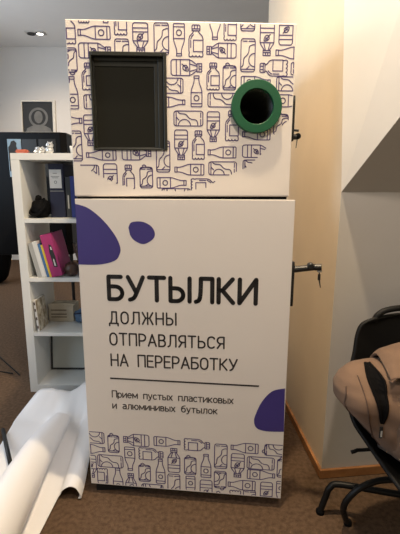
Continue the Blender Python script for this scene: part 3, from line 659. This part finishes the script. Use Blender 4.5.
# ------------------------------------------------------------------ big sheet of banner paper, partly rolled
def roll_row(Y, left, cx, r, flap, lift=0.0):
    """sheet from its left edge, around the roll, down into the crease and out over the right-hand flap"""
    P = [(left+(cx-r*.9-left)*t, Y, .010+lift) for t in (0, .35, .7)]
    P += [(cx-r*.75, Y, .022+lift)]
    for a in (195, 150, 110, 75, 40, 5, -35): P.append((cx+r*math.cos(math.radians(a)), Y-0.02*math.sin(math.radians(max(a, 0))), r+.010+lift+r*math.sin(math.radians(a))))
    P.append((cx+r*.62, Y, .012+lift)); P.append((cx+r*1.0, Y, .010+lift))
    return P+flap
ctrl = [
 [(-.99, 2.22, .07), (-.955, 2.21, .10), (-.91, 2.20, .11), (-.88, 2.20, .112), (-.85, 2.19, .11), (-.83, 2.19, .108), (-.81, 2.19, .105), (-.795, 2.19, .102), (-.78, 2.19, .10), (-.765, 2.19, .10), (-.75, 2.2, .105), (-.735, 2.21, .11), (-.715, 2.23, .12), (-.68, 2.26, .14), (-.65, 2.27, .146), (-.63, 2.28, .15), (-.61, 2.28, .148), (-.59, 2.28, .145), (-.57, 2.28, .14)],
 [(-1.02, 2.02, .03), (-.97, 2.02, .035), (-.92, 2.02, .04), (-.88, 2.02, .043), (-.84, 2.02, .048), (-.815, 2.02, .052), (-.79, 2.01, .058), (-.77, 2.0, .064), (-.75, 2.0, .068), (-.73, 2.0, .068), (-.715, 2.0, .064), (-.70, 2.0, .06), (-.685, 2.0, .058), (-.65, 2.01, .065), (-.625, 2.01, .073), (-.60, 2.01, .08), (-.585, 2.01, .08), (-.57, 2.01, .08), (-.56, 2.01, .08)],
 roll_row(1.93, -1.01, -.738, .048, [(-0.6450, 1.930, 0.0400), (-0.6279, 1.930, 0.0493), (-0.6000, 1.930, 0.0550), (-0.5721, 1.930, 0.0539), (-0.5550, 1.930, 0.0500), (-0.5670, 1.930, 0.0460)], .02),
 roll_row(1.74, -1.00, -.752, .068, [(-0.6300, 1.740, 0.0180), (-0.6072, 1.730, 0.0347), (-0.5700, 1.730, 0.0450), (-0.5452, 1.730, 0.0417), (-0.5300, 1.730, 0.0300), (-0.5420, 1.730, 0.0260)]),
 roll_row(1.56, -.97, -.748, .076, [(-0.6100, 1.560, 0.0140), (-0.5872, 1.550, 0.0394), (-0.5500, 1.550, 0.0550), (-0.5221, 1.550, 0.0464), (-0.5050, 1.550, 0.0160), (-0.5170, 1.550, 0.0120)]),
 roll_row(1.46, -.95, -.742, .080, [(-0.5980, 1.475, 0.0120), (-0.5779, 1.470, 0.0430), (-0.5450, 1.470, 0.0620), (-0.5152, 1.470, 0.0514), (-0.4970, 1.465, 0.0140), (-0.5090, 1.465, 0.0100)]),
 roll_row(1.34, -.91, -.734, .084, [(-0.5940, 1.465, 0.0120), (-0.5754, 1.465, 0.0427), (-0.5450, 1.465, 0.0615), (-0.5156, 1.465, 0.0510), (-0.4975, 1.460, 0.0140), (-0.5095, 1.460, 0.0100)]),
 roll_row(1.18, -.87, -.722, .088, [(-0.5940, 1.463, 0.0120), (-0.5754, 1.463, 0.0425), (-0.5450, 1.463, 0.0612), (-0.5159, 1.463, 0.0508), (-0.4980, 1.458, 0.0140), (-0.5100, 1.458, 0.0100)]),
 roll_row(1.00, -.84, -.708, .090, [(-0.5940, 1.461, 0.0120), (-0.5754, 1.461, 0.0424), (-0.5450, 1.461, 0.0610), (-0.5162, 1.461, 0.0507), (-0.4985, 1.456, 0.0140), (-0.5105, 1.456, 0.0100)]),
]
bm = bmesh.new(); grid(bm, smooth_grid(ctrl, 6, 6))
pp = obj('paper_sheet', bm, 'paper', None, smooth=True); solidify(pp, 0.0012)
tag(pp, 'large white sheet of banner paper, half rolled, on the floor left of the machine', 'paper')
t = thing('black_rod', 'black metal rod lying across the left edge of the white paper sheet', 'rod', (-0.828, 1.560, 0.032))
bm = bmesh.new(); tube(bm, [(0, 0, 0), (-0.205, 0.330, 0.010)], 0.010, 12); obj('rod_tube', bm, 'tube', t, smooth=True)
bm = bmesh.new(); tube(bm, [(0.003, -0.0045, 0), (0.012, -0.018, 0)], 0.0115, 12); obj('end_cap', bm, 'fabric_black', t)

# ------------------------------------------------------------------ black shell chair at the right
ch = thing('shell_chair', 'black plastic shell chair with bent tube legs in the alcove', 'chair', (0.86, 1.20, 0))
prof = [(.235, .838, .225, -.006), (.232, .818, .275, -.004), (.226, .775, .295, 0), (.215, .70, .305, .010), (.200, .61, .322, .02), (.175, .52, .332, .04), (.115, .43, .328, .070), (.03, .378, .305, .085), (-.10, .360, .285, .080), (-.22, .365, .265, .06), (-.27, .378, .240, .035)]
ctrl = []
for y, z, hw, e in prof:
    row = []
    for k in range(-5, 6):
        u = k/5
        row.append((u*hw, y-0.06*u*u*(1 if z > .42 else .3), z+e*abs(u)**2.5))
    ctrl.append(row)
bm = bmesh.new(); grid(bm, smooth_grid(ctrl, 5, 5)); sh = obj('seat_shell', bm, 'shell', ch, smooth=True); solidify(sh, 0.012)
bm = bmesh.new(); tube(bm, catmull([(-.225, .190, .815), (-.215, .190, .838), (-.185, .192, .857), (-.12, .195, .866), (-.05, .195, .857), (-.02, .19, .838), (-.01, .19, .815)], 7), 0.011, 10); obj('grab_handle', bm, 'shell', ch, smooth=True)
def tl(name, pts, rad): 
    bm = bmesh.new(); tube(bm, catmull(pts, 8), rad, 12); return obj(name, bm, 'tube', ch, smooth=True)
lg = tl('leg', [(0.0, .10, .150), (-.15, .14, .145), (-.305, .187, .138), (-.340, .190, .120), (-.352, .191, .085), (-.371, .193, .010)], 0.0125)
bm = bmesh.new(); lathe(bm, [(0.016, 0.0), (0.017, 0.012), (0.013, 0.018)], (-.371, .193, 0.0005), 'z', 16); obj('foot_glide', bm, 'fabric_black', lg)
lg = tl('leg', [(0.0, .02, .235), (-.10, .05, .262), (-.20, .06, .262), (-.280, .055, .235), (-.322, .060, .180), (-.325, .080, .120), (-.300, .115, .050), (-.279, .138, .010)], 0.0115)
bm = bmesh.new(); lathe(bm, [(0.015, 0.0), (0.016, 0.012), (0.012, 0.018)], (-.279, .138, 0.0005), 'z', 16); obj('foot_glide', bm, 'fabric_black', lg)
for pts in ([(0.0, .02, .150), (.15, .14, .145), (.305, .187, .138), (.340, .190, .120), (.371, .193, .010)], [(0.0, -.02, .150), (.10, -.20, .145), (.20, -.30, .138), (.24, -.34, .10), (.255, -.355, .010)]):
    lg = tl('leg', pts, 0.0125); e = pts[-1]
    bm = bmesh.new(); lathe(bm, [(0.016, 0.0), (0.017, 0.012), (0.013, 0.018)], (e[0], e[1], 0.0005), 'z', 16); obj('foot_glide', bm, 'fabric_black', lg)
bm = bmesh.new(); lathe(bm, [(0.045, 0.130), (0.050, 0.140), (0.030, 0.22), (0.026, 0.32), (0.05, 0.348)], (0, 0.02, 0), 'z', 20); obj('pedestal', bm, 'tube', ch, smooth=True)
bm = bmesh.new(); tube(bm, [(-0.2000, 0.100, 0.3720), (-0.2266, 0.090, 0.3658), (-0.2700, 0.090, 0.3620), (-0.2886, 0.090, 0.3616), (-0.3000, 0.085, 0.3600), (-0.3120, 0.085, 0.3560)], 0.0065, 10); obj('seat_lever', bm, 'tube', ch)

# ------------------------------------------------------------------ brown backpack slumped on the chair
BX, BY = 0.0, 0.0
bag = thing('brown_backpack', 'slumped brown backpack with an open black zip on the chair seat', 'backpack', (0.66, 1.19, 0.34))
rows_ = [(.045, .05, .14, .05), (.068, .005, .18, .085), (.100, -.040, .205, .110), (.135, -.078, .220, .125), (.175, -.110, .230, .135), (.220, -.150, .235, .140), (.255, -.188, .240, .140), (.290, -.219, .240, .135), (.330, -.224, .238, .125), (.360, -.212, .230, .108), (.386, -.190, .215, .085), (.402, -.158, .190, .058), (.411, -.110, .15, .025), (.414, -.05, .08, .008)]
def bag_row(z):
    for a, b in zip(rows_, rows_[1:]):
        if a[0] <= z <= b[0]:
            t = (z-a[0])/(b[0]-a[0]); return [a[i]+(b[i]-a[i])*t for i in range(4)]
    return rows_[0] if z < rows_[0][0] else rows_[-1]
def crease(x, z):
    s = 0.020*noise.noise(Vector((x*9+z*4, z*11-x*3, 1.3)))
    s += 0.022*math.sin((x*1.0+z*1.6)*34)*max(0, noise.noise(Vector((x*5, z*5, 7))))
    s += 0.045*(abs(noise.noise(Vector((x*8+z*5, z*7-x*4, 4.2))))-.22)
    d = abs(x-(-.125+(.40-z)*.10))          # seam valley beside the main panel
    return s-0.010*math.exp(-(d/0.014)**2)
def bag_front(x, z):
    _, x0, x1, d = bag_row(z); m, h = (x0+x1)/2, (x1-x0)/2
    u = max(-1, min(1, (x-m)/h)); return -d*(1-abs(u)**2.6)**(1/2.2)-crease(x, z)
NZ, NA = 44, 72; rows = []
for i in range(NZ+1):
    z = rows_[0][0]+(rows_[-1][0]-rows_[0][0])*(1-(1-i/NZ)**1.3)
    _, x0, x1, d = bag_row(z); m, h = (x0+x1)/2, (x1-x0)/2; row = []
    for k in range(NA):
        a = 2*PI*k/NA; c, s = math.cos(a), math.sin(a)
        x = m+h*math.copysign(abs(c)**0.78, c); y = d*math.copysign(abs(s)**0.85, s)
        if s < 0: y -= crease(x, z)*abs(s)
        row.append((x, y, z))
    rows.append(row)
bm = bmesh.new(); vv = grid(bm, rows, 0, True)
bm.faces.new(vv[0][::-1]); bm.faces.new(vv[-1])
obj('bag_body', bm, 'brown', bag, smooth=True)
def on_bag(x, z, off=0.003):
    _, x0, x1, d = bag_row(z); m, h = (x0+x1)/2, (x1-x0)/2
    u = max(-1, min(1, (x-m)/h)); c = abs(u)**(1/0.78); s = math.sqrt(max(0, 1-c*c))
    return Vector((x, -d*s**0.85-crease(x, z)*-s*-1-off, z))
def seam(pts, rad=0.0018, name='seam', m='seam', off=0.0015):
    bm = bmesh.new(); P = [on_bag(p.x, p.y, off) for p in catmull([(a, b, 0) for a, b in pts], 8)]
    tube(bm, P, rad, 8); return obj(name, bm, m, bag, smooth=True)
seam([(-.172, .385), (-.165, .35), (-.155, .29), (-.130, .22), (-.085, .14)])
seam([(-.205, .350), (-.209, .32), (-.205, .285), (-.165, .235), (-.11, .18), (-.05, .10)], 0.0025)
# open zip: dark lining wedge, its toothed edges and the puller
bm = bmesh.new(); L_ = []; R_ = []
for k in range(13):
    t_ = k/12; z = .409-.150*t_
    hw_ = .022*math.sqrt(min(1, t_*5+.05))*(1-t_)**0.8+.0015; cx_ = -.128+.018*t_
    L_.append(on_bag(cx_-hw_, z, 0.004)); R_.append(on_bag(cx_+hw_, z, 0.004))
for a in range(12):
    pass
mid = [on_bag((l.x+r.x)/2, l.z, 0.003) for l, r in zip(L_, R_)]
vl = [bm.verts.new(p) for p in L_]; vm = [bm.verts.new(p) for p in mid]; vr = [bm.verts.new(p) for p in R_]
for k in range(12): bm.faces.new((vl[k], vm[k], vm[k+1], vl[k+1])); bm.faces.new((vm[k], vr[k], vr[k+1], vm[k+1]))
zp = obj('zip_opening', bm, 'lining', bag); solidify(zp, 0.003)
bm = bmesh.new(); tube(bm, L_[::1], 0.0045, 8); tube(bm, R_, 0.0045, 8); obj('zip_edge', bm, 'lining', zp, smooth=True)
p = on_bag(-.112, .240, 0.008)
bm = bmesh.new(); box(bm, p.x-0.005, p.x+0.005, p.y-0.003, p.y+0.002, p.z-0.030, p.z+0.008); obj('zip_puller', bm, 'black', bag, bevel=0.002)
bm = bmesh.new(); box(bm, p.x-0.0025, p.x+0.0025, p.y-0.0042, p.y-0.0034, p.z-0.024, p.z-0.004); obj('puller_tab', bm, 'grey', bag)
# inflated front pocket right of the zip, folded-back top flap rising to the right, shoulder strap and hang loop
rows = []
for i in range(15):
    t_ = i/14; z = .105+.255*t_; row = []
    for j in range(17):
        q_ = j/16; x = -.078+.012*(1-t_)+q_*(.262-.03*abs(t_-.5))
        e = max(0, (1-abs(2*q_-1)**3)*(1-abs(2*t_-1)**3))
        row.append(on_bag(x, z, -.004+.030*e**.5+.006*noise.noise(Vector((x*14, z*14, 2)))))
    rows.append(row)
bm = bmesh.new(); grid(bm, rows); o = obj('front_pocket', bm, 'brown', bag, smooth=True); solidify(o, 0.003, -1)
flap = []
for x, top, hang in ((-.088, .420, .004), (-.072, .436, .010), (-.045, .450, .018), (-.01, .462, .026), (.05, .476, .034), (.11, .482, .038), (.17, .470, .040), (.215, .430, .035)):
    wv = .008*math.sin(x*60)
    flap.append([(x*.96, .085, top-.075), (x*.98, .060, top-.020), (x, .015, top+wv), (x, -.035, top-.004-wv*.5), (x-.004, -.075, top-.022+wv), (x-.006, -.100, top-.022-hang*.6), (x-.010, -.104, top-.022-hang)])
bm = bmesh.new(); grid(bm, smooth_grid(flap, 4, 4)); o = obj('top_flap', bm, 'brown', bag, smooth=True); solidify(o, 0.010, 0)
bm = bmesh.new()
sp = catmull([(.12, .075, .42), (.20, .02, .40), (.245, -.06, .30), (.235, -.12, .17), (.19, -.15, .06)], 8)
rows = [[(p_.x-.016, p_.y-.008, p_.z), (p_.x+.006, p_.y-.016, p_.z+.004), (p_.x+.026, p_.y-.010, p_.z)] for p_ in sp]
grid(bm, rows); o = obj('shoulder_strap', bm, 'fabric_black', bag, smooth=True); solidify(o, 0.006, 0)
bm = bmesh.new(); tube(bm, catmull([(.03, .06, .452), (.04, .07, .50), (.08, .075, .515), (.12, .07, .50), (.13, .06, .455)], 6), 0.006, 8); obj('hang_loop', bm, 'fabric_black', bag, smooth=True)
t = thing('patterned_scarf', 'small piece of patterned cloth tucked under the top flap of the backpack', 'cloth', (0.622, 1.064, 0.742))
bm = bmesh.new(); lump(bm, (0, 0, 0.0), (0.028, 0.020, 0.036), 5, 0.5, 3); obj('cloth_body', bm, 'pattern', t, smooth=True)
bm = bmesh.new(); tube(bm, catmull([(-0.022, -0.016, 0.02), (-0.005, -0.024, 0.0), (0.012, -0.020, -0.025)], 6), 0.003, 8); obj('hem', bm, 'offwhite', t, smooth=True)

# ------------------------------------------------------------------ ceiling downlight at the back
t = thing('ceiling_downlight', 'small twin recessed ceiling downlight, one half lit', 'ceiling light', (-2.42, 6.42, ZC))
bm = bmesh.new(); frame = [(-.14, -.075), (.14, -.075), (.14, .075), (-.14, .075)]; plan(bm, frame, -0.012, -0.0005); tr = obj('trim_plate', bm, 'offwhite', t)
for x, m in ((-.062, 'darkgrey'), (.066, 'glow')):
    bm = bmesh.new(); lathe(bm, [(0.052, -0.013), (0.060, -0.018), (0.060, -0.024), (0.048, -0.024), (0.048, -0.0125)], (x, 0, 0), 'z', 24, closed=True); hs = obj('lamp_ring', bm, 'black', t)
    bm = bmesh.new(); lathe(bm, [(0.002, -0.020), (0.046, -0.019), (0.046, -0.0130)], (x, 0, 0), 'z', 24); obj('lamp_lens', bm, m, hs)
